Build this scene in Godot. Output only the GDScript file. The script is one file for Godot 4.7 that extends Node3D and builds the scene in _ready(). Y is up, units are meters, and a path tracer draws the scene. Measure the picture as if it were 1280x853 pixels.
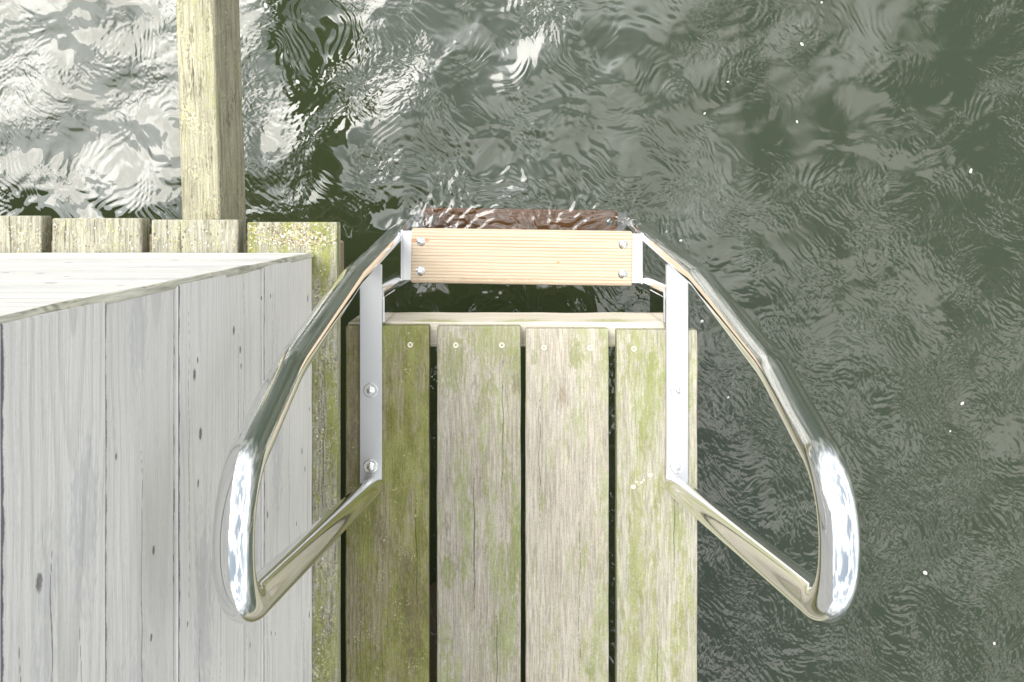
extends Node3D
# A bathing ladder on a low timber landing stage, seen from straight above. Water level is y = 0.

const WATER_EYE := 2.0
var taken := {}
var na := FastNoiseLite.new()
var nb := FastNoiseLite.new()
var nc := FastNoiseLite.new()
var rng := RandomNumberGenerator.new()
var M := {}

# ---------------------------------------------------------------- camera, sky, sun
func set_camera() -> void:
	var cam := Camera3D.new()
	cam.name = "camera"
	add_child(cam)
	cam.position = Vector3(0, WATER_EYE, 0)
	cam.rotation_degrees = Vector3(-90, 0, 0)
	cam.near = 0.05
	cam.far = 2000.0
	cam.projection = Camera3D.PROJECTION_FRUSTUM
	cam.keep_aspect = Camera3D.KEEP_HEIGHT
	cam.size = 0.05 * 853.0 / 1110.0
	cam.frustum_offset = Vector2(0.05 * 4.0 / 1110.0, -0.05 * 160.5 / 1110.0)
	cam.current = true

const SUN := Vector3(-0.44, 0.79, -0.36)

func set_light() -> void:
	var env := Environment.new()
	env.background_mode = Environment.BG_SKY
	env.tonemap_mode = Environment.TONE_MAPPER_LINEAR
	env.tonemap_exposure = 1.66
	env.sdfgi_enabled = true
	env.ssao_enabled = true
	env.ssil_enabled = true
	var sky := Sky.new()
	var pm := PanoramaSkyMaterial.new()
	pm.panorama = ImageTexture.create_from_image(sky_image())
	pm.energy_multiplier = 1.0
	sky.sky_material = pm
	env.sky = sky
	var we := WorldEnvironment.new()
	we.name = "daylight"
	we.environment = env
	add_child(we)
	var sun := DirectionalLight3D.new()
	sun.name = "sun"
	add_child(sun)
	sun.look_at_from_position(SUN * 10.0, Vector3.ZERO, Vector3(0, 0, 1))
	sun.light_energy = 0.42
	sun.light_angular_distance = 38.0
	sun.light_color = Color(1.0, 0.97, 0.92)
	sun.shadow_enabled = true

# Broken, thin white cloud with the sun behind it: a wide bright glow round the sun, blue-grey gaps elsewhere.
func sky_image() -> Image:
	var w := 1024
	var h := 512
	var cl := FastNoiseLite.new()
	cl.seed = 11
	cl.noise_type = FastNoiseLite.TYPE_SIMPLEX_SMOOTH
	cl.frequency = 1.6
	cl.fractal_octaves = 3
	cl.fractal_gain = 0.55
	var s := SUN.normalized()
	var data := PackedFloat32Array()
	data.resize(w * h * 3)
	for j in h:
		var th := (j + 0.5) / h * PI
		for i in w:
			var az := (i + 0.5) / w * TAU
			var d := Vector3(sin(az) * sin(th), cos(th), -cos(az) * sin(th))
			var col := Vector3(0.30, 0.33, 0.33)
			if d.y > -0.02:
				# clouds on a flat layer above
				var q := d / (maxf(d.y, 0.0) + 0.35)
				var n := cl.get_noise_3d(q.x * 1.3, q.y * 0.4, q.z * 1.3)
				var c := smoothstep(-0.16, 0.26, n)
				var blue := Vector3(0.27, 0.33, 0.39).lerp(Vector3(0.72, 0.78, 0.84), pow(1.0 - maxf(d.y, 0.0), 2.5))
				var white := Vector3(1.0, 1.0, 0.985) * (0.90 + 0.55 * smoothstep(-0.1, 0.5, n))
				col = blue.lerp(white, c)
				var ang := acos(clampf(d.dot(s), -1, 1))
				var glow := 4.0 * exp(-ang * ang / (2.0 * 0.29 * 0.29)) + 1.0 * exp(-ang / 0.5)
				col += Vector3(0.97, 1.0, 1.02) * glow * (0.45 + 0.6 * c)
			var k := (j * w + i) * 3
			data[k] = col.x
			data[k + 1] = col.y
			data[k + 2] = col.z
	return Image.create_from_data(w, h, false, Image.FORMAT_RGBF, data.to_byte_array())

# ---------------------------------------------------------------- helpers
func numbered(called: String) -> String:
	if not taken.has(called):
		taken[called] = 0
		return called
	taken[called] += 1
	return "%s_%03d" % [called, taken[called]]

func thing(called: String, label: String, category: String, at := Vector3.ZERO, group := "") -> Node3D:
	var o := Node3D.new()
	o.name = numbered(called)
	add_child(o)
	o.position = at
	tag(o, label, category, group)
	return o

func tag(o: Node, label: String, category: String, group := "") -> void:
	o.set_meta("label", label)
	o.set_meta("category", category)
	if group != "":
		o.set_meta("group", group)

func part(called: String, mesh: Mesh, mat: Material, parent: Node, at := Vector3.ZERO, rot := Vector3.ZERO) -> MeshInstance3D:
	var o := MeshInstance3D.new()
	o.name = called
	o.mesh = mesh
	o.material_override = mat
	parent.add_child(o, true)
	o.position = at
	o.rotation = rot
	return o

func mat_plain(c: Color, rough: float, metal := 0.0, spec := 0.5) -> StandardMaterial3D:
	var m := StandardMaterial3D.new()
	m.albedo_color = c
	m.roughness = rough
	m.metallic = metal
	m.metallic_specular = spec
	return m

func arrays_mesh(v: PackedVector3Array, n: PackedVector3Array, uv: PackedVector2Array, idx: PackedInt32Array) -> ArrayMesh:
	var a := []
	a.resize(Mesh.ARRAY_MAX)
	a[Mesh.ARRAY_VERTEX] = v
	a[Mesh.ARRAY_NORMAL] = n
	if uv.size() > 0:
		a[Mesh.ARRAY_TEX_UV] = uv
	a[Mesh.ARRAY_INDEX] = idx
	var m := ArrayMesh.new()
	m.add_surface_from_arrays(Mesh.PRIMITIVE_TRIANGLES, a)
	return m

# A sawn board: runs along +z from z = 0, top face at y = 0, centred on x. Rounded long edges, eased ends, edges that waver a little.
# uv: x along the length / tex_len, y round the girth / tex_wid, so that the top face fills 0..1.
func plank(length: float, width: float, thick: float, round_r: float, tex_len: float, tex_wid: float, sd: int, waver := 0.0006, u0 := 0.0, cells := 40) -> ArrayMesh:
	var ring_p := PackedVector2Array()
	var ring_n := PackedVector2Array()
	var hw := width / 2.0
	var corners := [Vector2(-hw + round_r, -round_r), Vector2(hw - round_r, -round_r), Vector2(hw - round_r, -thick + round_r), Vector2(-hw + round_r, -thick + round_r)]
	var starts := [PI, PI / 2, 0.0, -PI / 2]
	var seg := 3
	for k in 4:
		for s in seg + 1:
			var a: float = starts[k] - PI / 2 * s / seg
			ring_n.append(Vector2(cos(a), sin(a)))
			ring_p.append(corners[k] + Vector2(cos(a), sin(a)) * round_r)
	ring_p.append(ring_p[0])
	ring_n.append(ring_n[0])
	var m := ring_p.size()
	var dist := PackedFloat32Array()
	dist.resize(m)
	for k in range(1, m):
		dist[k] = dist[k - 1] + ring_p[k].distance_to(ring_p[k - 1])
	var zs := [0.0, round_r * 0.35, round_r]
	for k in range(1, cells):
		zs.append(lerpf(round_r, length - round_r, float(k) / cells))
	zs.append_array([length - round_r, length - round_r * 0.35, length])
	var V := PackedVector3Array()
	var N := PackedVector3Array()
	var U := PackedVector2Array()
	var I := PackedInt32Array()
	for r in zs.size():
		var z: float = zs[r]
		var inset := 0.0
		if r == 0 or r == zs.size() - 1:
			inset = round_r * 0.8
		elif r == 1 or r == zs.size() - 2:
			inset = round_r * 0.25
		for k in m:
			var p := ring_p[k] - ring_n[k] * inset
			var wv := na.get_noise_2d(z * 9.0 + sd * 31.7, signf(ring_p[k].x) * 5.0 + sd) * waver
			p += ring_n[k] * wv
			var nn := Vector3(ring_n[k].x, ring_n[k].y, 0)
			if inset > 0:
				nn = (nn + Vector3(0, 0, -1.0 if r < 2 else 1.0) * (0.8 if r == 0 or r == zs.size() - 1 else 0.5)).normalized()
			V.append(Vector3(p.x, p.y, z))
			N.append(nn)
			U.append(Vector2(u0 + z / tex_len, (dist[k] - dist[2]) / tex_wid))
	for r in zs.size() - 1:
		for k in m - 1:
			var a := r * m + k
			I.append_array([a, a + 1, a + m, a + 1, a + m + 1, a + m])
	# end caps
	for e in 2:
		var base := V.size()
		var z: float = 0.0 if e == 0 else length
		var src := 0 if e == 0 else (zs.size() - 1) * m
		V.append(Vector3(0, -thick / 2, z))
		N.append(Vector3(0, 0, -1 if e == 0 else 1))
		U.append(Vector2(u0 + z / tex_len, 0.5))
		for k in m:
			V.append(V[src + k])
			N.append(Vector3(0, 0, -1 if e == 0 else 1))
			U.append(Vector2(u0 + z / tex_len + (V[src + k].y + thick / 2) / tex_len, (V[src + k].x + hw) / tex_wid))
		for k in m - 1:
			if e == 1:
				I.append_array([base, base + 1 + k, base + 2 + k])
			else:
				I.append_array([base, base + 2 + k, base + 1 + k])
	return arrays_mesh(V, N, U, I)

# A round tube swept along points, with flat caps.
func tube(path: PackedVector3Array, radius: float, sides := 28) -> ArrayMesh:
	var V := PackedVector3Array()
	var N := PackedVector3Array()
	var U := PackedVector2Array()
	var I := PackedInt32Array()
	var t0 := (path[1] - path[0]).normalized()
	var nrm := t0.cross(Vector3(1, 0, 0)).normalized()
	var run := 0.0
	for r in path.size():
		var t: Vector3
		if r == 0:
			t = t0
		elif r == path.size() - 1:
			t = (path[r] - path[r - 1]).normalized()
		else:
			t = (path[r + 1] - path[r - 1]).normalized()
			run += path[r].distance_to(path[r - 1])
		nrm = (nrm - t * nrm.dot(t)).normalized()
		var bi := t.cross(nrm)
		for k in sides + 1:
			var a := TAU * k / sides
			var n := nrm * cos(a) + bi * sin(a)
			V.append(path[r] + n * radius)
			N.append(n)
			U.append(Vector2(run, float(k) / sides * TAU * radius))
	var m := sides + 1
	for r in path.size() - 1:
		for k in sides:
			var a := r * m + k
			I.append_array([a, a + m, a + 1, a + 1, a + m, a + m + 1])
	for e in 2:
		var src := 0 if e == 0 else (path.size() - 1) * m
		var base := V.size()
		var n := -t0 if e == 0 else (path[-1] - path[-2]).normalized()
		V.append(path[0] if e == 0 else path[-1])
		N.append(n)
		U.append(Vector2.ZERO)
		for k in m:
			V.append(V[src + k])
			N.append(n)
			U.append(Vector2.ZERO)
		for k in sides:
			if e == 0:
				I.append_array([base, base + 1 + k, base + 2 + k])
			else:
				I.append_array([base, base + 2 + k, base + 1 + k])
	return arrays_mesh(V, N, U, I)

# A turned piece: profile of (radius, y) from the top centre outwards and down.
func lathe(profile: Array, sides := 20) -> ArrayMesh:
	var st := SurfaceTool.new()
	st.begin(Mesh.PRIMITIVE_TRIANGLES)
	for i in profile.size() - 1:
		st.set_smooth_group(-1)
		for k in sides:
			var a := TAU * k / sides
			var b := TAU * (k + 1) / sides
			var p: Vector2 = profile[i]
			var q: Vector2 = profile[i + 1]
			var p0 := Vector3(p.x * cos(a), p.y, p.x * sin(a))
			var p1 := Vector3(p.x * cos(b), p.y, p.x * sin(b))
			var q0 := Vector3(q.x * cos(a), q.y, q.x * sin(a))
			var q1 := Vector3(q.x * cos(b), q.y, q.x * sin(b))
			for w in [p0, q1, q0] if p.x < 1e-6 else [p0, p1, q1, p0, q1, q0]:
				st.add_vertex(w)
	st.generate_normals()
	return st.commit()

# Points of a line with rounded corners. pts: Array of Vector3, rad: radius at each inner point.
func rounded_path(pts: Array, rad: Array, steps := 14) -> PackedVector3Array:
	var out := PackedVector3Array()
	out.append(pts[0])
	for i in range(1, pts.size() - 1):
		var p: Vector3 = pts[i]
		var a: Vector3 = (pts[i - 1] - p).normalized()
		var b: Vector3 = (pts[i + 1] - p).normalized()
		var half := acos(clampf(a.dot(b), -1, 1)) / 2.0
		var r: float = rad[i]
		var t := r / tan(half)
		var c := p + (a + b).normalized() * (r / sin(half))
		var s := p + a * t - c
		var e := p + b * t - c
		for k in steps + 1:
			out.append(c + s.slerp(e, float(k) / steps))
	out.append(pts[-1])
	# break long straights so that the sheen follows evenly
	var fine := PackedVector3Array()
	for i in out.size() - 1:
		var n := maxi(1, int(out[i].distance_to(out[i + 1]) / 0.03))
		for k in n:
			fine.append(out[i].lerp(out[i + 1], float(k) / n))
	fine.append(out[-1])
	return fine

# A flat bar with chamfered edges: box with bevel, centred.
func bevel_box(size: Vector3, b: float) -> ArrayMesh:
	var st := SurfaceTool.new()
	st.begin(Mesh.PRIMITIVE_TRIANGLES)
	st.set_smooth_group(-1)
	var h := size / 2.0
	var face := func(p: Array, out_dir: Vector3):
		var n: Vector3 = (p[1] - p[0]).cross(p[2] - p[0])
		var q := p
		if n.dot(out_dir) > 0:
			q = p.duplicate()
			q.reverse()
		for k in range(1, q.size() - 1):
			st.add_vertex(q[0])
			st.add_vertex(q[k])
			st.add_vertex(q[k + 1])
	var ax := [Vector3.RIGHT, Vector3.UP, Vector3.BACK]
	for i in 3:
		var j := (i + 1) % 3
		var k := (i + 2) % 3
		for s in [-1.0, 1.0]:
			var c: Vector3 = ax[i] * h[i] * s
			var u: Vector3 = ax[j] * (h[j] - b)
			var w: Vector3 = ax[k] * (h[k] - b)
			face.call([c - u - w, c + u - w, c + u + w, c - u + w], ax[i] * s)
			for s2 in [-1.0, 1.0]:
				# edge between face i,s and face j,s2
				var e0: Vector3 = ax[i] * h[i] * s + ax[j] * (h[j] - b) * s2
				var e1: Vector3 = ax[i] * (h[i] - b) * s + ax[j] * h[j] * s2
				face.call([e0 - w, e1 - w, e1 + w, e0 + w], ax[i] * s + ax[j] * s2)
	for sx in [-1.0, 1.0]:
		for sy in [-1.0, 1.0]:
			for sz in [-1.0, 1.0]:
				face.call([Vector3(h.x * sx, (h.y - b) * sy, (h.z - b) * sz), Vector3((h.x - b) * sx, h.y * sy, (h.z - b) * sz), Vector3((h.x - b) * sx, (h.y - b) * sy, h.z * sz)], Vector3(sx, sy, sz))
	st.generate_normals()
	return st.commit()

# ---------------------------------------------------------------- wood
# Paints one board: growth rings cut by the saw, fibre, knots, checks, algae and lichen. Returns a material.
func wood(w: int, h: int, length: float, width: float, c: Dictionary) -> StandardMaterial3D:
	var sd: float = c.get("seed", 1) * 17.31
	var early: Vector3 = c.early
	var late: Vector3 = c.late
	var h0: float = c.get("h0", 0.03)
	var tilt: float = c.get("tilt", 0.02)
	var vc: float = c.get("vc", 0.0)
	var rs: float = c.get("rings", 0.006)
	var rcon: float = c.get("ring_contrast", 0.6)
	var wavy: float = c.get("wavy", 1.0)
	var fib: float = c.get("fibre", 0.10)
	var coarse: float = c.get("coarse", 0.12)
	var knots: Array = c.get("knots", [])
	var cracks: Array = c.get("cracks", [])
	var stains: Array = c.get("stains", [])
	var algae: float = c.get("algae", 0.0)
	var alg_a: Vector3 = c.get("algae_a", Vector3(0.20, 0.23, 0.06))
	var alg_b: Vector3 = c.get("algae_b", Vector3(0.30, 0.36, 0.12))
	var alg_bias: float = c.get("algae_bias", 0.0)
	var grime: float = c.get("grime", 0.0)
	var grime_c: Vector3 = c.get("grime_c", Vector3(0.10, 0.085, 0.055))
	var lichen: float = c.get("lichen", 0.0)
	var bleach: float = c.get("bleach", 0.0)
	var checks: float = c.get("checks", 0.0)
	var speck: float = c.get("speck", 0.0)
	var joint_dark: float = c.get("joint_dark", 0.0)
	var px := PackedByteArray()
	px.resize(w * h * 3)
	var hp := PackedByteArray()
	hp.resize(w * h)
	for i in w:
		var x := (i + 0.5) / w * length
		# the texture closes on itself at its ends
		var along := x
		var dep0 := h0 + tilt * (0.5 - absf(x / length - 0.5)) * length + 0.010 * wavy * na.get_noise_2d(x * 2.1 + sd, 3.3)
		var sway := 0.007 * wavy * na.get_noise_2d(x * 1.7 + sd, 9.1)
		for j in h:
			var y := ((j + 0.5) / h - 0.5) * width
			var yy := y - vc + sway + 0.0035 * wavy * na.get_noise_2d(x * 6.0 + sd, y * 22.0)
			var dep := dep0
			var knot := 0.0
			for kn in knots:
				var dx: float = x - kn[0]
				var dy: float = y - kn[1]
				var r: float = kn[2]
				var q := dx * dx / (r * r * 2.4) + dy * dy / (r * r)
				if q < 30.0:
					var e := exp(-q * 0.22)
					dep += e * r * 1.9
					if q < 4.0:
						knot = maxf(knot, smoothstep(1.5, 0.55, q + 0.4 * nb.get_noise_2d(x * 300.0, y * 300.0)))
			var rr := sqrt(yy * yy + dep * dep) / rs
			var f := rr - floorf(rr)
			var lt := smoothstep(0.35, 0.9, f) * (1.0 - smoothstep(0.92, 1.0, f))
			lt *= 0.65 + 0.35 * nb.get_noise_2d(floorf(rr) * 7.7 + sd, x * 2.0)
			var fb := nb.get_noise_2d(x * 26.0 + sd * 3.0, y * 620.0)
			var fb2 := nb.get_noise_2d(x * 9.0 - sd, y * 210.0)
			var cs := nc.get_noise_2d(x * 3.2 + sd, y * 17.0)
			var col := early.lerp(late, clampf(lt * rcon, 0, 1))
			col *= 1.0 + fib * (0.6 * fb + 0.6 * fb2) + coarse * cs
			if checks > 0.0:
				var ch := smoothstep(0.38, 0.62, nb.get_noise_2d(x * 19.0 + sd * 7.0, y * 520.0) + 0.12 * fb + 0.25 * cs)
				col *= 1.0 - checks * ch
			var ht := 0.55 + 0.22 * lt + 0.16 * fb + 0.14 * fb2
			if bleach > 0.0:
				var bl := smoothstep(0.05, 0.5, nc.get_noise_2d(x * 5.0 - sd * 2.0, y * 24.0 + 4.0)) * bleach
				col = col.lerp(Vector3(0.62, 0.58, 0.53), bl)
			if knot > 0.0:
				col = col.lerp(c.get("knot_c", Vector3(0.09, 0.08, 0.075)), knot * 0.85)
				ht -= 0.25 * knot
			if grime > 0.0:
				var g := nc.get_noise_2d(x * 7.0 + sd * 1.7, y * 40.0 + 11.0) + 0.45 * nb.get_noise_2d(x * 70.0, y * 190.0 + sd)
				col = col.lerp(grime_c, smoothstep(0.22, 0.75, g) * grime)
			if algae > 0.0:
				var am := nc.get_noise_2d(x * 4.5 - sd, y * 26.0 + 7.0) + 0.40 * nb.get_noise_2d(x * 38.0 + sd, y * 150.0) + 0.22 * nb.get_noise_2d(x * 190.0, y * 330.0 - sd)
				am += alg_bias * (y / width * 2.0)
				var lo := 0.62 - 1.25 * algae
				var a := smoothstep(lo, lo + 0.85, am)
				var tone := 0.5 + 0.7 * nc.get_noise_2d(x * 13.0 + sd, y * 30.0 - 3.0) + 0.25 * nb.get_noise_2d(x * 110.0, y * 260.0)
				col = col.lerp(alg_a.lerp(alg_b, clampf(tone, 0, 1)), a * 0.90)
				ht += 0.10 * a * nb.get_noise_2d(x * 240.0, y * 240.0)
			for sn in stains:
				var ex: float = (x - sn[0]) / sn[2]
				var ey: float = (y - sn[1]) / sn[3]
				var q: float = ex * ex + ey * ey
				if q < 2.2:
					var edge := q + 0.95 * nc.get_noise_2d(x * 26.0 + sd, y * 75.0) + 0.7 * nb.get_noise_2d(x * 70.0, y * 260.0 + sd)
					col = col.lerp(sn[4], 0.75 * sn[5] * (1.0 - smoothstep(0.15, 1.25, edge)))
			if lichen > 0.0:
				var lm := nc.get_noise_2d(x * 13.0 + sd * 5.0, y * 17.0) + 0.5 * nc.get_noise_2d(x * 40.0 + sd, y * 40.0)
				var sp := 0.65 * nb.get_noise_2d(x * 150.0 + 40.0, y * 190.0 + sd) + 0.5 * nb.get_noise_2d(x * 330.0, y * 330.0 - sd)
				var on := 0.75 * smoothstep(1.02 - 0.75 * lichen, 1.30 - 0.75 * lichen, sp + 0.95 * lm)
				if on > 0.0:
					var pick := na.get_noise_2d(x * 130.0, y * 130.0 + sd * 2.0)
					var lc := Vector3(0.62, 0.62, 0.50)
					if pick > 0.22:
						lc = Vector3(0.50, 0.46, 0.20)
					elif pick < -0.22:
						lc = Vector3(0.16, 0.13, 0.09)
					col = col.lerp(lc, on * 0.85)
					ht += 0.3 * on
			if joint_dark > 0.0 and y < -width / 2.0 + 0.006:
				# ragged dark line painted along the board's upper edge, at the joint
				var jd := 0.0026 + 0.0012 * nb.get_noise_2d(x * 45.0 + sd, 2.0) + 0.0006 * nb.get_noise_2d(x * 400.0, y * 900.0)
				col = col.lerp(Vector3(0.10, 0.095, 0.11), joint_dark * (1.0 - smoothstep(jd * 0.7, jd * 1.3, y + width / 2.0)))
			if speck > 0.0:
				col *= 1.0 + speck * (nb.get_noise_2d(x * 420.0 + sd, y * 560.0) + 0.6 * nb.get_noise_2d(x * 170.0, y * 300.0 - sd))
			for ck in cracks:
				if x > ck[0] and x < ck[1]:
					var cy: float = ck[2] + 0.0025 * na.get_noise_2d(x * 14.0 + ck[2] * 900.0, sd)
					var taper: float = minf(x - ck[0], ck[1] - x) / (ck[1] - ck[0]) * 2.0
					var cw: float = ck[3] * pow(taper, 0.5)
					var dd := absf(y - cy)
					if dd < cw * 2.0:
						var on := 1.0 - smoothstep(cw * 0.5, cw * 1.5, dd)
						col *= 1.0 - 0.72 * on
						ht -= 0.5 * on
			var p := (j * w + i)
			var sc := Color(clampf(col.x, 0, 1), clampf(col.y, 0, 1), clampf(col.z, 0, 1)).linear_to_srgb()
			px[p * 3] = int(sc.r * 255.0)
			px[p * 3 + 1] = int(sc.g * 255.0)
			px[p * 3 + 2] = int(sc.b * 255.0)
			hp[p] = int(clampf(ht, 0, 1) * 255.0)
	var m := StandardMaterial3D.new()
	m.albedo_texture = ImageTexture.create_from_image(Image.create_from_data(w, h, false, Image.FORMAT_RGB8, px))
	m.heightmap_enabled = true
	m.heightmap_texture = ImageTexture.create_from_image(Image.create_from_data(w, h, false, Image.FORMAT_L8, hp))
	m.heightmap_scale = c.get("relief", 0.12)
	m.roughness = c.get("rough", 0.8)
	m.metallic_specular = 0.35
	return m

func random_knots(sd: int, n: int, length: float, width: float, r0: float, r1: float) -> Array:
	rng.seed = sd
	var out := []
	for k in n:
		out.append([rng.randf_range(0.03, length - 0.03), rng.randf_range(-0.42, 0.42) * width, rng.randf_range(r0, r1)])
	return out

# ---------------------------------------------------------------- water
func wave(x: float, z: float, cell: float) -> float:
	# long slow undulation
	var h := 0.010 * na.get_noise_2d(x * 1.9 + 3.0, z * 2.3)
	h += 0.0036 * na.get_noise_2d(x * 5.5 - 8.0, z * 6.5 + 2.0)
	if cell > 0.05:
		return h * clampf(0.4 / cell, 0.0, 1.0)
	# warped short waves
	var px := x + 0.035 * nb.get_noise_2d(x * 5.0, z * 5.0 + 20.0) + 0.0045 * nb.get_noise_2d(x * 19.0, z * 19.0 + 4.0)
	var pz := z + 0.035 * nb.get_noise_2d(x * 5.0 + 50.0, z * 5.0) + 0.0045 * nb.get_noise_2d(x * 19.0 + 6.0, z * 19.0)
	h += 0.00075 * na.get_noise_2d(px * 15.0, pz * 21.0 + 6.0)
	# how ruffled the water is here: calm slicks and cat's paws; more wind to the right and behind
	var rough := 0.27 + 0.92 * smoothstep(0.15, 0.8, x * 0.45 + z * 1.05) + 0.9 * nc.get_noise_2d(x * 2.1 + 9.0, z * 2.1) + 0.45 * nb.get_noise_2d(x * 9.0, z * 9.0 + 2.0)
	rough = clampf(rough + 0.30 * smoothstep(0.3, -0.5, x) * smoothstep(0.3, -0.1, z), 0.08, 1.35)
	# ripple trains, in patches
	var p1 := nc.get_noise_2d(x * 4.0 + 31.0, z * 4.0)
	var p2 := nc.get_noise_2d(x * 3.3 - 17.0, z * 4.6 + 5.0)
	var warp := 2.6 * nb.get_noise_2d(px * 9.0, pz * 9.0 - 30.0)
	h += 0.00026 * smoothstep(0.05, 0.5, p1) * sin((px * 0.55 + pz * 0.83) * 315.0 + warp * 2.6)
	h += 0.00024 * smoothstep(0.08, 0.5, p2) * sin((px * 0.92 - pz * 0.38) * 370.0 + warp * 3.0)
	if cell > 0.012:
		return h * clampf(0.012 / cell, 0.0, 1.0)
	# short-crested ripples: two slanting families and a finer chop
	var a := px * 0.78 + pz * 0.62
	var b := pz * 0.78 - px * 0.62
	h += 0.00046 * rough * nb.get_noise_2d(a * 27.0 + 7.0, b * 86.0)
	h += 0.00022 * rough * nb.get_noise_2d(px * 100.0 + 40.0, pz * 66.0)
	var fine := smoothstep(0.22, 0.85, rough)
	if fine > 0.01:
		h += 0.00040 * fine * nb.get_noise_2d(a * 62.0, b * 172.0 + 13.0)
		h += 0.00020 * fine * nb.get_noise_2d(px * 185.0, pz * 170.0 + 13.0)
		h += 0.00011 * fine * nb.get_noise_2d(b * 170.0 + 3.0, a * 290.0)
	# wash round the ladder
	var dx := maxf(absf(x - 0.0265) - 0.22, 0.0)
	var near := exp(-(dx * dx) / 0.006 - z * z / 0.02)
	if near > 0.02:
		h += near * 0.0014 * nb.get_noise_2d(px * 30.0 + 70.0, pz * 44.0)
	return h

func axis_points(lo: float, hi: float, step: float, reach: float) -> PackedFloat32Array:
	var below := []
	var s := step
	var p := lo
	while p > -reach:
		s *= 1.28
		p -= s
		below.append(p)
	below.reverse()
	var out := PackedFloat32Array(below)
	var n := int((hi - lo) / step)
	for k in n + 1:
		out.append(lo + k * step)
	s = step
	p = out[-1]
	while p < reach:
		s *= 1.28
		p += s
		out.append(p)
	return out

func build_water() -> void:
	var xs := axis_points(-1.20, 1.22, 0.0023, 400.0)
	var zs := axis_points(-0.53, 1.12, 0.0023, 400.0)
	var nx := xs.size()
	var nz := zs.size()
	var V := PackedVector3Array()
	V.resize(nx * nz)
	for j in nz:
		var cz := maxf(zs[j] - zs[j - 1] if j > 0 else 9.0, zs[j + 1] - zs[j] if j < nz - 1 else 9.0)
		for i in nx:
			var cx := maxf(xs[i] - xs[i - 1] if i > 0 else 9.0, xs[i + 1] - xs[i] if i < nx - 1 else 9.0)
			V[j * nx + i] = Vector3(xs[i], wave(xs[i], zs[j], maxf(cx, cz)), zs[j])
	var N := PackedVector3Array()
	N.resize(nx * nz)
	for j in nz:
		var j0 := maxi(j - 1, 0)
		var j1 := mini(j + 1, nz - 1)
		for i in nx:
			var a := V[j * nx + maxi(i - 1, 0)]
			var b := V[j * nx + mini(i + 1, nx - 1)]
			var c := V[j0 * nx + i]
			var d := V[j1 * nx + i]
			N[j * nx + i] = Vector3(-(b.y - a.y) / (b.x - a.x), 1.0, -(d.y - c.y) / (d.z - c.z)).normalized()
	var I := PackedInt32Array()
	I.resize((nx - 1) * (nz - 1) * 6)
	var k := 0
	for j in nz - 1:
		for i in nx - 1:
			var a := j * nx + i
			I[k] = a
			I[k + 1] = a + 1
			I[k + 2] = a + nx
			I[k + 3] = a + 1
			I[k + 4] = a + nx + 1
			I[k + 5] = a + nx
			k += 6
	var m := StandardMaterial3D.new()
	m.albedo_color = Color(Color(0.012, 0.017, 0.0065).linear_to_srgb(), 0.60)
	m.transparency = BaseMaterial3D.TRANSPARENCY_ALPHA
	m.roughness = 0.03
	m.metallic_specular = 0.7071
	var o := part("water", arrays_mesh(V, N, PackedVector2Array(), I), m, self)
	o.set_meta("kind", "structure")
	# the murk under the surface
	var bed := PlaneMesh.new()
	bed.size = Vector2(800, 800)
	var bo := part("lake_bed", bed, mat_plain(Color(0.110, 0.145, 0.056).linear_to_srgb(), 0.95), self, Vector3(0, -0.75, 0))
	bo.set_meta("kind", "structure")

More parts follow.
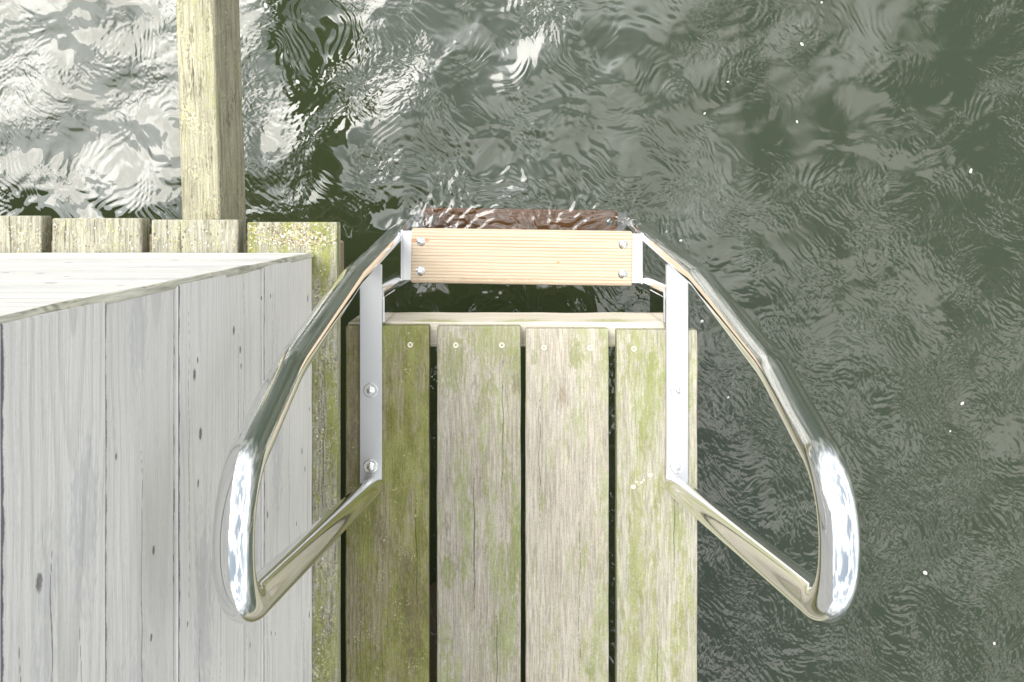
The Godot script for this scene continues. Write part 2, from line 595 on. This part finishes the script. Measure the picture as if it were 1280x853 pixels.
# ---------------------------------------------------------------- timber
func build_upper_deck() -> void:
	var t := thing("upper_deck", "pale weathered deck of long boards with lichen, carrying the grey boarded locker", "deck", Vector3.ZERO)
	var top := 0.55
	var base := {"early": Vector3(0.37, 0.355, 0.28), "late": Vector3(0.22, 0.205, 0.15), "rings": 0.009, "ring_contrast": 0.7, "fibre": 0.30, "coarse": 0.2, "checks": 0.4, "speck": 0.16,
		"algae": 0.40, "algae_a": Vector3(0.28, 0.27, 0.145), "algae_b": Vector3(0.38, 0.37, 0.235), "grime": 0.5, "lichen": 0.55, "h0": 0.05, "relief": 0.16, "rough": 0.85}
	var mats := []
	for k in 4:
		var c := base.duplicate()
		c.seed = 40 + k
		c.vc = [0.02, -0.05, 0.04, -0.03][k]
		c.lichen = [0.75, 0.5, 0.45, 0.95][k]
		c.cracks = [[[0.0, 0.09, 0.02, 0.0008]], [[0.0, 0.06, -0.052, 0.0009], [0.0, 0.05, -0.006, 0.001]], [[0.0, 0.08, -0.024, 0.0010], [0.02, 0.2, 0.04, 0.0007]], [[0.0, 0.05, 0.013, 0.0009], [0.2, 0.5, 0.05, 0.0006]]][k]
		if k == 3:
			c.algae = 0.75
			c.algae_a = Vector3(0.17, 0.18, 0.04)
			c.algae_b = Vector3(0.30, 0.32, 0.10)
		mats.append(wood(1100, 120, 1.3, 0.146, c))
	# [left edge, right edge, front end]
	var rows := [[-0.9084, -0.7634, 0.005, 0], [-0.7464, -0.5996, 0.009, 1], [-0.5843, -0.4428, 0.0115, 2], [-0.4272, -0.2809, 0.0155, 3]]
	for k in 9:
		rows.append([-1.069 - 0.16 * k, -0.924 - 0.16 * k, 0.004 - 0.002 * (k % 3), (k * 2 + 1) % 3])
	for r in rows:
		part("board", plank(2.6, r[1] - r[0], 0.034, 0.0028, 1.3, r[1] - r[0], int(r[0] * 100), 0.0007), mats[r[3]], t, Vector3((r[0] + r[1]) / 2, top, r[2]))
	build_crumbs(t)
	# the joist that runs out over the water under the third board
	var jm := wood(700, 330, 0.9, 0.21, {"seed": 60, "early": Vector3(0.37, 0.35, 0.25), "late": Vector3(0.24, 0.215, 0.14), "rings": 0.011, "ring_contrast": 0.7, "fibre": 0.26, "coarse": 0.22, "checks": 0.35, "speck": 0.16, "vc": 0.03, "h0": 0.05, "tilt": 0.03,
		"algae": 0.40, "algae_a": Vector3(0.26, 0.25, 0.11), "algae_b": Vector3(0.37, 0.36, 0.20), "grime": 0.65, "lichen": 0.7, "cracks": [[0.49, 0.57, -0.03, 0.0010], [0.36, 0.44, -0.08, 0.0006], [0.1, 0.3, -0.06, 0.0006]], "relief": 0.2})
	part("joist", plank(2.2, 0.066, 0.148, 0.006, 0.9, 0.21, 77, 0.0012), jm, t, Vector3(-0.534, top - 0.0345, -0.62), Vector3(0, deg_to_rad(1.7), 0))
	M.frame_wood = wood(500, 120, 1.2, 0.15, {"seed": 71, "early": Vector3(0.36, 0.29, 0.20), "late": Vector3(0.25, 0.19, 0.12), "fibre": 0.25, "coarse": 0.25, "algae": 0.4, "algae_a": Vector3(0.20, 0.20, 0.08), "algae_b": Vector3(0.30, 0.31, 0.14), "relief": 0.2})
	for x in [-1.1, -1.7, -2.25]:
		part("joist", plank(2.5, 0.062, 0.148, 0.006, 1.2, 0.21, int(x * 10), 0.001), M.frame_wood, t, Vector3(x, top - 0.0345, 0.06))
	# bearers across, and the piles they lie on
	for z in [0.09, 1.1, 2.2]:
		part("bearer", plank(2.105, 0.07, 0.12, 0.005, 1.2, 0.21, int(z * 50), 0.001), M.frame_wood, t, Vector3(-2.43, top - 0.183, z), Vector3(0, PI / 2, 0))
	var pile := lathe([Vector2(0, 0.0), Vector2(0.068, 0.0), Vector2(0.075, -0.01), Vector2(0.078, -0.6), Vector2(0.08, -1.25)], 20)
	for p in [Vector3(-0.75, top - 0.305, 0.12), Vector3(-1.9, top - 0.305, 0.12), Vector3(-0.75, top - 0.305, 1.1), Vector3(-0.75, top - 0.305, 2.2)]:
		part("pile", pile, M.frame_wood, t, p)

func build_platform() -> void:
	var t := thing("bathing_platform", "low platform of mossy green boards with dark gaps under the steel ladder", "platform", Vector3.ZERO)
	var top := 0.442
	var edge := [[-0.287, -0.1404, 0.1990], [-0.1263, 0.0211, 0.1998], [0.0295, 0.1755, 0.2042], [0.1895, 0.3312, 0.2062]]
	var cfg := [
		{"seed": 1, "early": Vector3(0.29, 0.26, 0.16), "late": Vector3(0.21, 0.18, 0.105), "algae": 0.92, "algae_a": Vector3(0.145, 0.148, 0.035), "algae_b": Vector3(0.27, 0.275, 0.095), "grime": 0.55, "algae_bias": 0.25, "lichen": 0.3},
		{"seed": 2, "early": Vector3(0.385, 0.35, 0.285), "late": Vector3(0.27, 0.235, 0.185), "algae": 0.60, "algae_a": Vector3(0.21, 0.225, 0.09), "algae_b": Vector3(0.34, 0.355, 0.195), "grime": 0.30, "algae_bias": 0.12, "bleach": 0.15},
		{"seed": 3, "early": Vector3(0.445, 0.40, 0.325), "late": Vector3(0.345, 0.30, 0.235), "algae": 0.50, "algae_a": Vector3(0.26, 0.27, 0.12), "algae_b": Vector3(0.39, 0.405, 0.25), "grime": 0.16, "algae_bias": 0.42, "bleach": 0.2},
		{"seed": 4, "early": Vector3(0.42, 0.395, 0.31), "late": Vector3(0.31, 0.28, 0.20), "algae": 0.66, "algae_a": Vector3(0.225, 0.235, 0.085), "algae_b": Vector3(0.36, 0.37, 0.185), "grime": 0.14, "algae_bias": -0.18, "bleach": 0.2}]
	var screw := lathe([Vector2(0.0, -0.005), Vector2(0.0015, -0.005), Vector2(0.0018, 0.0006), Vector2(0.0038, 0.0011), Vector2(0.0050, 0.0006), Vector2(0.0052, -0.002)], 16)
	var sm := mat_plain(Color(0.82, 0.80, 0.72), 0.55, 0.3)
	var mats := []
	for k in 4:
		var c: Dictionary = cfg[k]
		c.merge({"rings": 0.007, "ring_contrast": 0.5, "fibre": 0.27, "coarse": 0.16, "vc": [0.03, -0.01, 0.05, -0.04][k], "h0": 0.035, "tilt": 0.03, "relief": 0.15, "rough": 0.85, "checks": 0.27, "speck": 0.15})
		c.cracks = [[[0.3, 0.5, 0.05, 0.0006], [0.6, 0.9, -0.02, 0.0005]], [[0.25, 0.5, -0.01, 0.0008], [0.05, 0.3, 0.04, 0.0005], [0.5, 0.75, 0.03, 0.0006]], [[0.3, 0.6, 0.02, 0.0004], [0.1, 0.35, -0.05, 0.0004]], [[0.25, 0.45, 0.03, 0.0005], [0.5, 0.8, 0.0, 0.0005]]][k]
		var brown := Vector3(0.13, 0.10, 0.065)
		var moss := Vector3(0.19, 0.22, 0.06)
		c.stains = [[[0.50, 0.045, 0.09, 0.022, brown, 0.75], [0.42, 0.03, 0.03, 0.012, brown, 0.6], [0.05, -0.055, 0.14, 0.016, brown * 1.4, 0.7], [0.24, -0.06, 0.10, 0.012, brown * 1.4, 0.6], [0.02, 0.0, 0.03, 0.05, moss, 0.5]],
			[[0.43, -0.055, 0.03, 0.014, moss, 0.85], [0.40, 0.062, 0.10, 0.012, moss, 0.8], [0.07, -0.05, 0.05, 0.03, moss, 0.7], [0.02, 0.03, 0.05, 0.05, moss * 1.2, 0.6], [0.56, 0.03, 0.06, 0.02, moss, 0.5], [0.10, 0.065, 0.02, 0.01, brown, 0.6]],
			[[0.045, 0.012, 0.03, 0.012, moss, 0.8], [0.12, -0.01, 0.022, 0.010, brown * 1.8, 0.7], [0.05, -0.06, 0.015, 0.007, moss, 0.7], [0.60, 0.04, 0.02, 0.009, moss * 0.9, 0.7], [0.30, -0.045, 0.02, 0.006, moss, 0.5]],
			[[0.35, 0.03, 0.05, 0.02, moss * 1.3, 0.5], [0.12, -0.02, 0.10, 0.03, moss * 1.25, 0.5], [0.62, -0.01, 0.07, 0.02, moss * 1.3, 0.5]]][k]
		mats.append(wood(1400, 170, 1.3, 0.147, c))
		var e: Array = edge[k]
		var b := part("board", plank(2.4, e[1] - e[0], 0.030, 0.0026, 1.3, e[1] - e[0], 200 + k, 0.0008), mats[k], t, Vector3((e[0] + e[1]) / 2, top, e[2]))
		b.set_meta("label", ["darkest board, moss green all over", "grey brown board with green moss patches", "pale pinkish board with little moss", "light yellow green board at the open water edge"][k])
		for s in [-1.0, 1.0]:
			for z in [0.033, 1.0, 2.0]:
				var sc := part("screw", screw, sm, b, Vector3(s * 0.0405, 0.0004, z))
				sc.rotation.y = k + z
	# front board under the ends of the deck boards, joists and piles
	M.fascia = wood(800, 170, 0.62, 0.15, {"seed": 9, "early": Vector3(0.66, 0.60, 0.50), "late": Vector3(0.52, 0.44, 0.35), "rings": 0.008, "ring_contrast": 0.4, "fibre": 0.16, "coarse": 0.12, "algae": 0.10, "algae_a": Vector3(0.34, 0.36, 0.10), "algae_b": Vector3(0.44, 0.46, 0.20),
		"cracks": [[0.33, 0.38, 0.02, 0.0005], [0.12, 0.2, -0.03, 0.0005]], "relief": 0.12, "stains": [[0.0, -0.06, 0.05, 0.05, Vector3(0.20, 0.20, 0.07), 0.9], [0.155, -0.066, 0.045, 0.034, Vector3(0.32, 0.34, 0.10), 0.9], [0.313, -0.066, 0.045, 0.034, Vector3(0.34, 0.36, 0.12), 0.85], [0.470, -0.066, 0.045, 0.036, Vector3(0.34, 0.36, 0.11), 0.9]]})
	# the board stands on edge: its wide face looks out over the water
	part("front_beam", plank(0.568, 0.150, 0.045, 0.003, 0.62, 0.15, 90, 0.0008), M.fascia, t, Vector3(-0.288, top - 0.1065, 0.1955), Basis.from_euler(Vector3.ZERO).get_euler()).basis = Basis(Vector3(0, -1, 0), Vector3(0, 0, -1), Vector3(1, 0, 0))
	for x in [-0.235, 0.095, 0.262]:
		part("joist", plank(2.3, 0.045, 0.145, 0.004, 1.2, 0.19, int(x * 100) + 3, 0.001), M.frame_wood, t, Vector3(x, top - 0.0310, 0.252))
	var pile := lathe([Vector2(0, 0.0), Vector2(0.055, 0.0), Vector2(0.06, -0.01), Vector2(0.062, -0.6), Vector2(0.064, -1.1)], 20)
	for z in [1.2, 2.1]:
		for x in [-0.2, 0.2]:
			part("pile", pile, M.frame_wood, t, Vector3(x, top - 0.178 - 0.10, z))
		part("bearer", plank(0.6, 0.07, 0.10, 0.005, 1.2, 0.17, int(z * 70), 0.001), M.frame_wood, t, Vector3(-0.28, top - 0.1765, z), Vector3(0, PI / 2, 0))

func build_locker() -> void:
	# a tall boarded block standing on the upper deck; right face towards the ladder, front face towards the water
	var t := thing("boarded_locker", "tall silver grey locker clad in horizontal boards, standing on the upper deck", "locker", Vector3.ZERO)
	var x1 := -0.3187
	var z0 := 0.0653
	var y0 := 0.5515
	var bh := 0.1496
	var long_side := 2.3
	var wide := 1.5
	var grey := {"early": Vector3(0.72, 0.695, 0.665), "late": Vector3(0.50, 0.475, 0.45), "fibre": 0.055, "coarse": 0.05, "checks": 0.05, "speck": 0.035, "joint_dark": 0.9, "relief": 0.07, "rough": 0.75, "knot_c": Vector3(0.12, 0.11, 0.10), "grime": 0.10, "grime_c": Vector3(0.26, 0.265, 0.30)}
	var mats := []
	for k in 7:
		var c := grey.duplicate()
		c.seed = 20 + k
		c.rings = [0.009, 0.008, 0.010, 0.009, 0.011, 0.012, 0.010][k]
		c.ring_contrast = [0.36, 0.36, 0.4, 0.4, 0.4, 0.72, 0.5][k]
		c.vc = [0.03, -0.04, 0.05, -0.02, 0.03, 0.012, -0.02][k]
		c.h0 = [0.06, 0.05, 0.07, 0.04, 0.05, 0.012, 0.03][k]
		c.tilt = [0.01, 0.02, 0.01, 0.03, 0.02, 0.075, 0.03][k]
		c.early = grey.early * [1.0, 0.97, 0.99, 1.02, 0.96, 1.03, 1.0][k]
		c.knots = random_knots(500 + k, [11, 10, 12, 11, 10, 7, 8][k], 1.0, bh, 0.0016, 0.0040)
		rng.seed = 600 + k
		c.cracks = []
		for q in [4, 5, 5, 5, 5, 4, 5][k]:
			var a := rng.randf_range(0, 0.6)
			c.cracks.append([a, a + rng.randf_range(0.1, 0.4), rng.randf_range(-0.06, 0.06), rng.randf_range(0.0004, 0.0008)])
		c.stains = []
		for q in 3:
			c.stains.append([rng.randf_range(0, 0.8), rng.randf_range(-0.05, 0.05), rng.randf_range(0.04, 0.12), rng.randf_range(0.012, 0.03), Vector3(0.40, 0.405, 0.43), rng.randf_range(0.3, 0.6)])
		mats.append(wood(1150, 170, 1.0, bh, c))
	var gap := 0.0034
	var proud := [0.0, 0.0028, 0.0, 0.0034, 0.0006, 0.0038, 0.0]
	for k in 7:
		# plank's top face turned to +x, its length along z
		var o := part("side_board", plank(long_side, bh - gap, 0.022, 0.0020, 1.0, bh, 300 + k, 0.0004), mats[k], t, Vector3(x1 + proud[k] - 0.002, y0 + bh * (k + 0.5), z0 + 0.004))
		o.basis = Basis(Vector3(0, -1, 0), Vector3(1, 0, 0), Vector3(0, 0, 1))
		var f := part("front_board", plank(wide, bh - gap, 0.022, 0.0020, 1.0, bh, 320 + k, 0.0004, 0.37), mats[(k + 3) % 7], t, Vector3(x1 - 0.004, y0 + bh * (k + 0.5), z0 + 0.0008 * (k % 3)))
		f.basis = Basis(Vector3(0, 1, 0), Vector3(0, 0, -1), Vector3(-1, 0, 0))
	# worn corner strip between the two faces
	M.corner = wood(900, 24, 1.05, 0.012, {"seed": 33, "early": Vector3(0.52, 0.50, 0.42), "late": Vector3(0.38, 0.36, 0.28), "fibre": 0.3, "coarse": 0.4, "grime": 0.6, "relief": 0.1})
	var cs := part("corner_strip", plank(bh * 7, 0.0085, 0.0085, 0.0026, 1.05, 0.012, 340, 0.0008), M.corner, t, Vector3(x1 - 0.0048 + 0.0034, y0, z0 + 0.0048 - 0.0034))
	cs.basis = Basis(Vector3(0.70711, 0, 0.70711), Vector3(0.70711, 0, -0.70711), Vector3(0, 1, 0))
	# lid and frame
	for k in 10:
		part("lid_board", plank(long_side + 0.02, 0.149, 0.028, 0.003, 1.0, 0.149, 350 + k, 0.0005), mats[k % 7], t, Vector3(x1 - 0.068 - 0.151 * k, y0 + bh * 7 + 0.0295, z0 - 0.006))
	part("frame", bevel_box(Vector3(wide - 0.06, bh * 7 - 0.02, long_side - 0.06), 0.004), M.frame_wood, t, Vector3(x1 - 0.026 - (wide - 0.06) / 2, y0 + bh * 3.5, z0 + 0.03 + (long_side - 0.06) / 2))

# ---------------------------------------------------------------- ladder
func build_ladder() -> void:
	var cx := 0.0265
	var hw := 0.263
	var t := thing("bathing_ladder", "polished stainless steel bathing ladder with two arched handrails and wooden treads", "ladder", Vector3(cx, 0, 0))
	var steel := mat_plain(Color(0.93, 0.93, 0.93), 0.07, 1.0)
	var rn := NoiseTexture2D.new()
	rn.width = 512
	rn.height = 512
	rn.seamless = true
	var rnn := FastNoiseLite.new()
	rnn.seed = 5
	rnn.frequency = 0.02
	rnn.fractal_octaves = 4
	rn.noise = rnn
	var rg := Gradient.new()
	rg.offsets = PackedFloat32Array([0.0, 0.55, 1.0])
	rg.colors = PackedColorArray([Color(0.5, 0.5, 0.5), Color(0.62, 0.62, 0.62), Color(1, 1, 1)])
	rn.color_ramp = rg
	steel.roughness = 0.15
	steel.roughness_texture = rn
	steel.uv1_triplanar = true
	steel.uv1_scale = Vector3(5, 5, 5)
	var satin := mat_plain(Color(0.78, 0.78, 0.785), 0.45, 0.85)
	var bright := mat_plain(Color(0.88, 0.88, 0.88), 0.20, 1.0)
	var bar_mesh := bevel_box(Vector3(0.039, 0.006, 0.390), 0.0010)
	var leg := tube(PackedVector3Array([Vector3(0, 0.4405, 0), Vector3(0, 0.2, 0), Vector3(0, -0.45, 0)]), 0.0174, 28)
	var washer := lathe([Vector2(0.004, 0.0018), Vector2(0.0116, 0.0018), Vector2(0.0124, 0.0012), Vector2(0.0124, 0.0)], 24)
	var nut := lathe([Vector2(0, 0.0098), Vector2(0.0022, 0.0096), Vector2(0.0036, 0.0082), Vector2(0.0038, 0.0070), Vector2(0.0064, 0.0066), Vector2(0.0070, 0.0058), Vector2(0.0070, 0.0018)], 6)
	var dome := lathe([Vector2(0, 0.0052), Vector2(0.003, 0.0049), Vector2(0.0058, 0.0038), Vector2(0.0076, 0.0018), Vector2(0.0086, 0.0009), Vector2(0.0096, 0.0)], 22)
	for s in [-1.0, 1.0]:
		var x: float = s * hw
		var xt: float = x if s < 0 else x - 0.005
		var pts := [Vector3(x, -0.45, -0.0155), Vector3(x, 0.658, 0.0985), Vector3(xt, 1.050, 0.1680), Vector3(xt, 1.240, 0.2370), Vector3(xt, 1.234, 0.3500), Vector3(x, 0.4455, 0.4775)]
		var o := part("handrail", tube(rounded_path(pts, [0, 0.22, 0.28, 0.072, 0.068, 0], 18), 0.0174, 36), steel, t)
		part("rear_leg", leg, steel, t, Vector3(x, 0, 0.143))
		var bar := part("mounting_bar", bar_mesh, satin, t, Vector3(s * 0.268, 0.4453, 0.2855))
		for z in [0.025, 0.158]:
			var bolt := part("bolt", nut, bright, bar, Vector3(0.0, 0.0030, z), Vector3(0, 0.4 + z * 7 + s, 0))
			part("washer", washer, bright, bar, Vector3(0.0, 0.0030, z))
		part("mounting_plate", bevel_box(Vector3(0.005, 0.150, 0.046), 0.001), steel, t, Vector3(s * 0.2480, 0.3630, 0.1710))
	# treads
	var pine := wood(1000, 260, 0.452, 0.1125, {"seed": 8, "early": Vector3(0.58, 0.475, 0.36), "late": Vector3(0.38, 0.26, 0.155), "rings": 0.0064, "ring_contrast": 1.0, "wavy": 0.16, "fibre": 0.07, "coarse": 0.05, "vc": 0.16, "h0": 0.03, "tilt": 0.004, "relief": 0.10, "rough": 0.6,
		"knots": [[0.30, -0.012, 0.002]], "knot_c": Vector3(0.45, 0.28, 0.12), "stains": [[0.012, 0.029, 0.034, 0.0042, Vector3(0.42, 0.16, 0.035), 0.85], [0.34, 0.012, 0.02, 0.008, Vector3(0.50, 0.36, 0.20), 0.5], [0.16, -0.052, 0.12, 0.006, Vector3(0.36, 0.27, 0.16), 0.5]]})
	var wet := wood(400, 120, 0.452, 0.1125, {"seed": 12, "early": Vector3(0.52, 0.20, 0.08), "late": Vector3(0.32, 0.11, 0.045), "rings": 0.006, "ring_contrast": 0.6, "fibre": 0.3, "coarse": 0.5, "grime": 0.6, "grime_c": Vector3(0.30, 0.22, 0.14), "relief": 0.2, "rough": 0.4})
	for k in 2:
		var y: float = [0.19, -0.062][k]
		var z: float = [0.0905, 0.0470][k]
		var tread := part("tread", plank(0.452, 0.1125, 0.030, 0.0050, 0.452, 0.1125, 410 + k, 0.0003, 0.0, 12), [pine, wet][k], t)
		var turn := Basis(Vector3.UP, deg_to_rad(-0.8))
		tread.basis = turn * Basis(Vector3(0, 0, -1), Vector3(0, 1, 0), Vector3(1, 0, 0))
		tread.position = Vector3(-0.226, y, z - 0.003)
		tread.set_meta("label", ["clean pale pine tread above the water", "red brown tread under the water"][k])
		for bx in [0.0195, 0.4325]:
			for bz in [-0.0315, 0.0290]:
				part("bolt", dome, bright, tread, Vector3(bz, 0.0002, bx))
		for s in [-1.0, 1.0]:
			# angle bracket: a flat under the tread end and an upright against the two tubes
			part("bracket", bevel_box(Vector3(0.034, 0.005, 0.102), 0.001), satin, t, Vector3(s * 0.2265, y - 0.008, z + s * 0.003))
			part("bracket", bevel_box(Vector3(0.005, 0.040, 0.106), 0.001), satin, t, Vector3(s * 0.2455, y - 0.026, z + s * 0.003))

# ---------------------------------------------------------------- small floating things
func build_flecks() -> void:
	var m := mat_plain(Color(0.80, 0.80, 0.76), 0.6)
	var spots := [[0.941, 0.814, 0.0105], [1.025, 0.431, 0.0090], [1.040, -0.094, 0.0090], [0.661, -0.380, 0.0080], [0.998, 0.494, 0.0060], [0.650, -0.205, 0.0070], [0.362, 0.077, 0.0080], [0.389, 0.063, 0.0060], [0.436, 0.245, 0.0090], [1.094, 0.971, 0.0070], [0.494, 0.416, 0.0070], [0.708, -0.476, 0.0060], [-0.476, -0.295, 0.0100], [-0.546, -0.465, 0.0110], [0.440, -0.223, 0.0050], [0.492, -0.294, 0.0060]]
	for k in spots.size():
		rng.seed = 900 + k
		var r: float = spots[k][2] / 2.0 * 0.95
		var prof := lathe([Vector2(0, r * 0.42), Vector2(r * 0.45, r * 0.36), Vector2(r * 0.8, r * 0.18), Vector2(r, 0.0), Vector2(r * 0.8, -r * 0.15), Vector2(0, -r * 0.2)], 9)
		var p := Vector3(spots[k][0], 0, spots[k][1])
		p.y = wave(p.x, p.z, 0.003) + r * 0.05
		var o := part(numbered("floating_fleck"), prof, m, self, p, Vector3(0, rng.randf() * TAU, 0))
		o.scale = Vector3(rng.randf_range(0.9, 1.4), 1, rng.randf_range(0.6, 0.9))
		tag(o, "small white fleck of down floating on the green water", "fleck", "white flecks floating on the water")

# crumbs of lichen and old leaves that gathered at the foot of the locker
func build_crumbs(deck: Node3D) -> void:
	var flake := lathe([Vector2(0, 0.55), Vector2(0.7, 0.4), Vector2(1, 0.0), Vector2(0.6, -0.3)], 6)
	var mm := MultiMesh.new()
	mm.transform_format = MultiMesh.TRANSFORM_3D
	mm.use_colors = true
	mm.mesh = flake
	mm.instance_count = 900
	rng.seed = 77
	for k in 900:
		var p := Vector3.ZERO
		if k < 520:
			var a := rng.randfn(0, 1)
			p = Vector3(-0.352 + 0.034 * a, 0.5503, 0.053 - absf(rng.randfn(0, 1)) * 0.016)
		elif k < 640:
			p = Vector3(-0.3187 + absf(rng.randfn(0, 1)) * 0.008 + 0.002, 0.5503, 0.06 + rng.randf() * 0.7)
		else:
			p = Vector3(rng.randf_range(-0.85, -0.30), 0.5503, rng.randf_range(0.018, 0.062))
		for e in [[-0.7634, -0.7464], [-0.5996, -0.5843], [-0.4428, -0.4272]]:
			if p.x > e[0] - 0.004 and p.x < e[1] + 0.004:
				p.x = e[1] + 0.005
		p.x = minf(p.x, -0.285)
		p.z = maxf(p.z, 0.0185 + absf(p.z - 0.0185) * 0.4)
		var r := rng.randf_range(0.0008, 0.0021)
		mm.set_instance_transform(k, Transform3D(Basis.from_euler(Vector3(rng.randf() * 0.6, rng.randf() * TAU, rng.randf() * 0.6)).scaled(Vector3(r, r * 0.8, r * rng.randf_range(0.6, 1.6))), p))
		mm.set_instance_color(k, [Color(0.55, 0.52, 0.40), Color(0.44, 0.40, 0.18), Color(0.20, 0.16, 0.11), Color(0.36, 0.30, 0.22), Color(0.62, 0.60, 0.52)][rng.randi() % 5])
	var o := MultiMeshInstance3D.new()
	o.name = "lichen_crumbs"
	o.multimesh = mm
	var m := mat_plain(Color.WHITE, 0.9)
	m.vertex_color_use_as_albedo = true
	o.material_override = m
	o.set_meta("kind", "stuff")
	deck.add_child(o)

func build_droppings() -> void:
	var st := SurfaceTool.new()
	st.begin(Mesh.PRIMITIVE_TRIANGLES)
	for q in [[0.0, 0.0, 0.0046], [-0.012, 0.009, 0.0024], [-0.016, 0.013, 0.003], [-0.0235, 0.0125, 0.0026], [-0.030, 0.021, 0.0050], [-0.021, 0.017, 0.0016]]:
		var r: float = q[2]
		st.append_from(lathe([Vector2(0, r * 0.35), Vector2(r * 0.55, r * 0.28), Vector2(r * 0.9, r * 0.1), Vector2(r, -0.0006)], 11), 0, Transform3D(Basis.from_euler(Vector3(0, q[0] * 300, 0)).scaled(Vector3(1, 1, 0.8)), Vector3(q[0], 0, q[1])))
	var o := part("bird_dropping", st.commit(), mat_plain(Color(0.84, 0.82, 0.74), 0.85), self, Vector3(0.2485, 0.4423, 0.4605))
	tag(o, "dried cream bird dropping spattered on the yellow green platform board", "dropping")

func _ready() -> void:
	for q in [[na, 3, 1], [nb, 7, 2], [nc, 19, 3]]:
		q[0].seed = q[1]
		q[0].noise_type = FastNoiseLite.TYPE_SIMPLEX_SMOOTH
		q[0].frequency = 1.0
		q[0].fractal_type = FastNoiseLite.FRACTAL_NONE if q[2] < 3 else FastNoiseLite.FRACTAL_FBM
		q[0].fractal_octaves = q[2]
	set_camera()
	set_light()
	build_water()
	build_upper_deck()
	build_platform()
	build_locker()
	build_ladder()
	build_flecks()
	build_droppings()
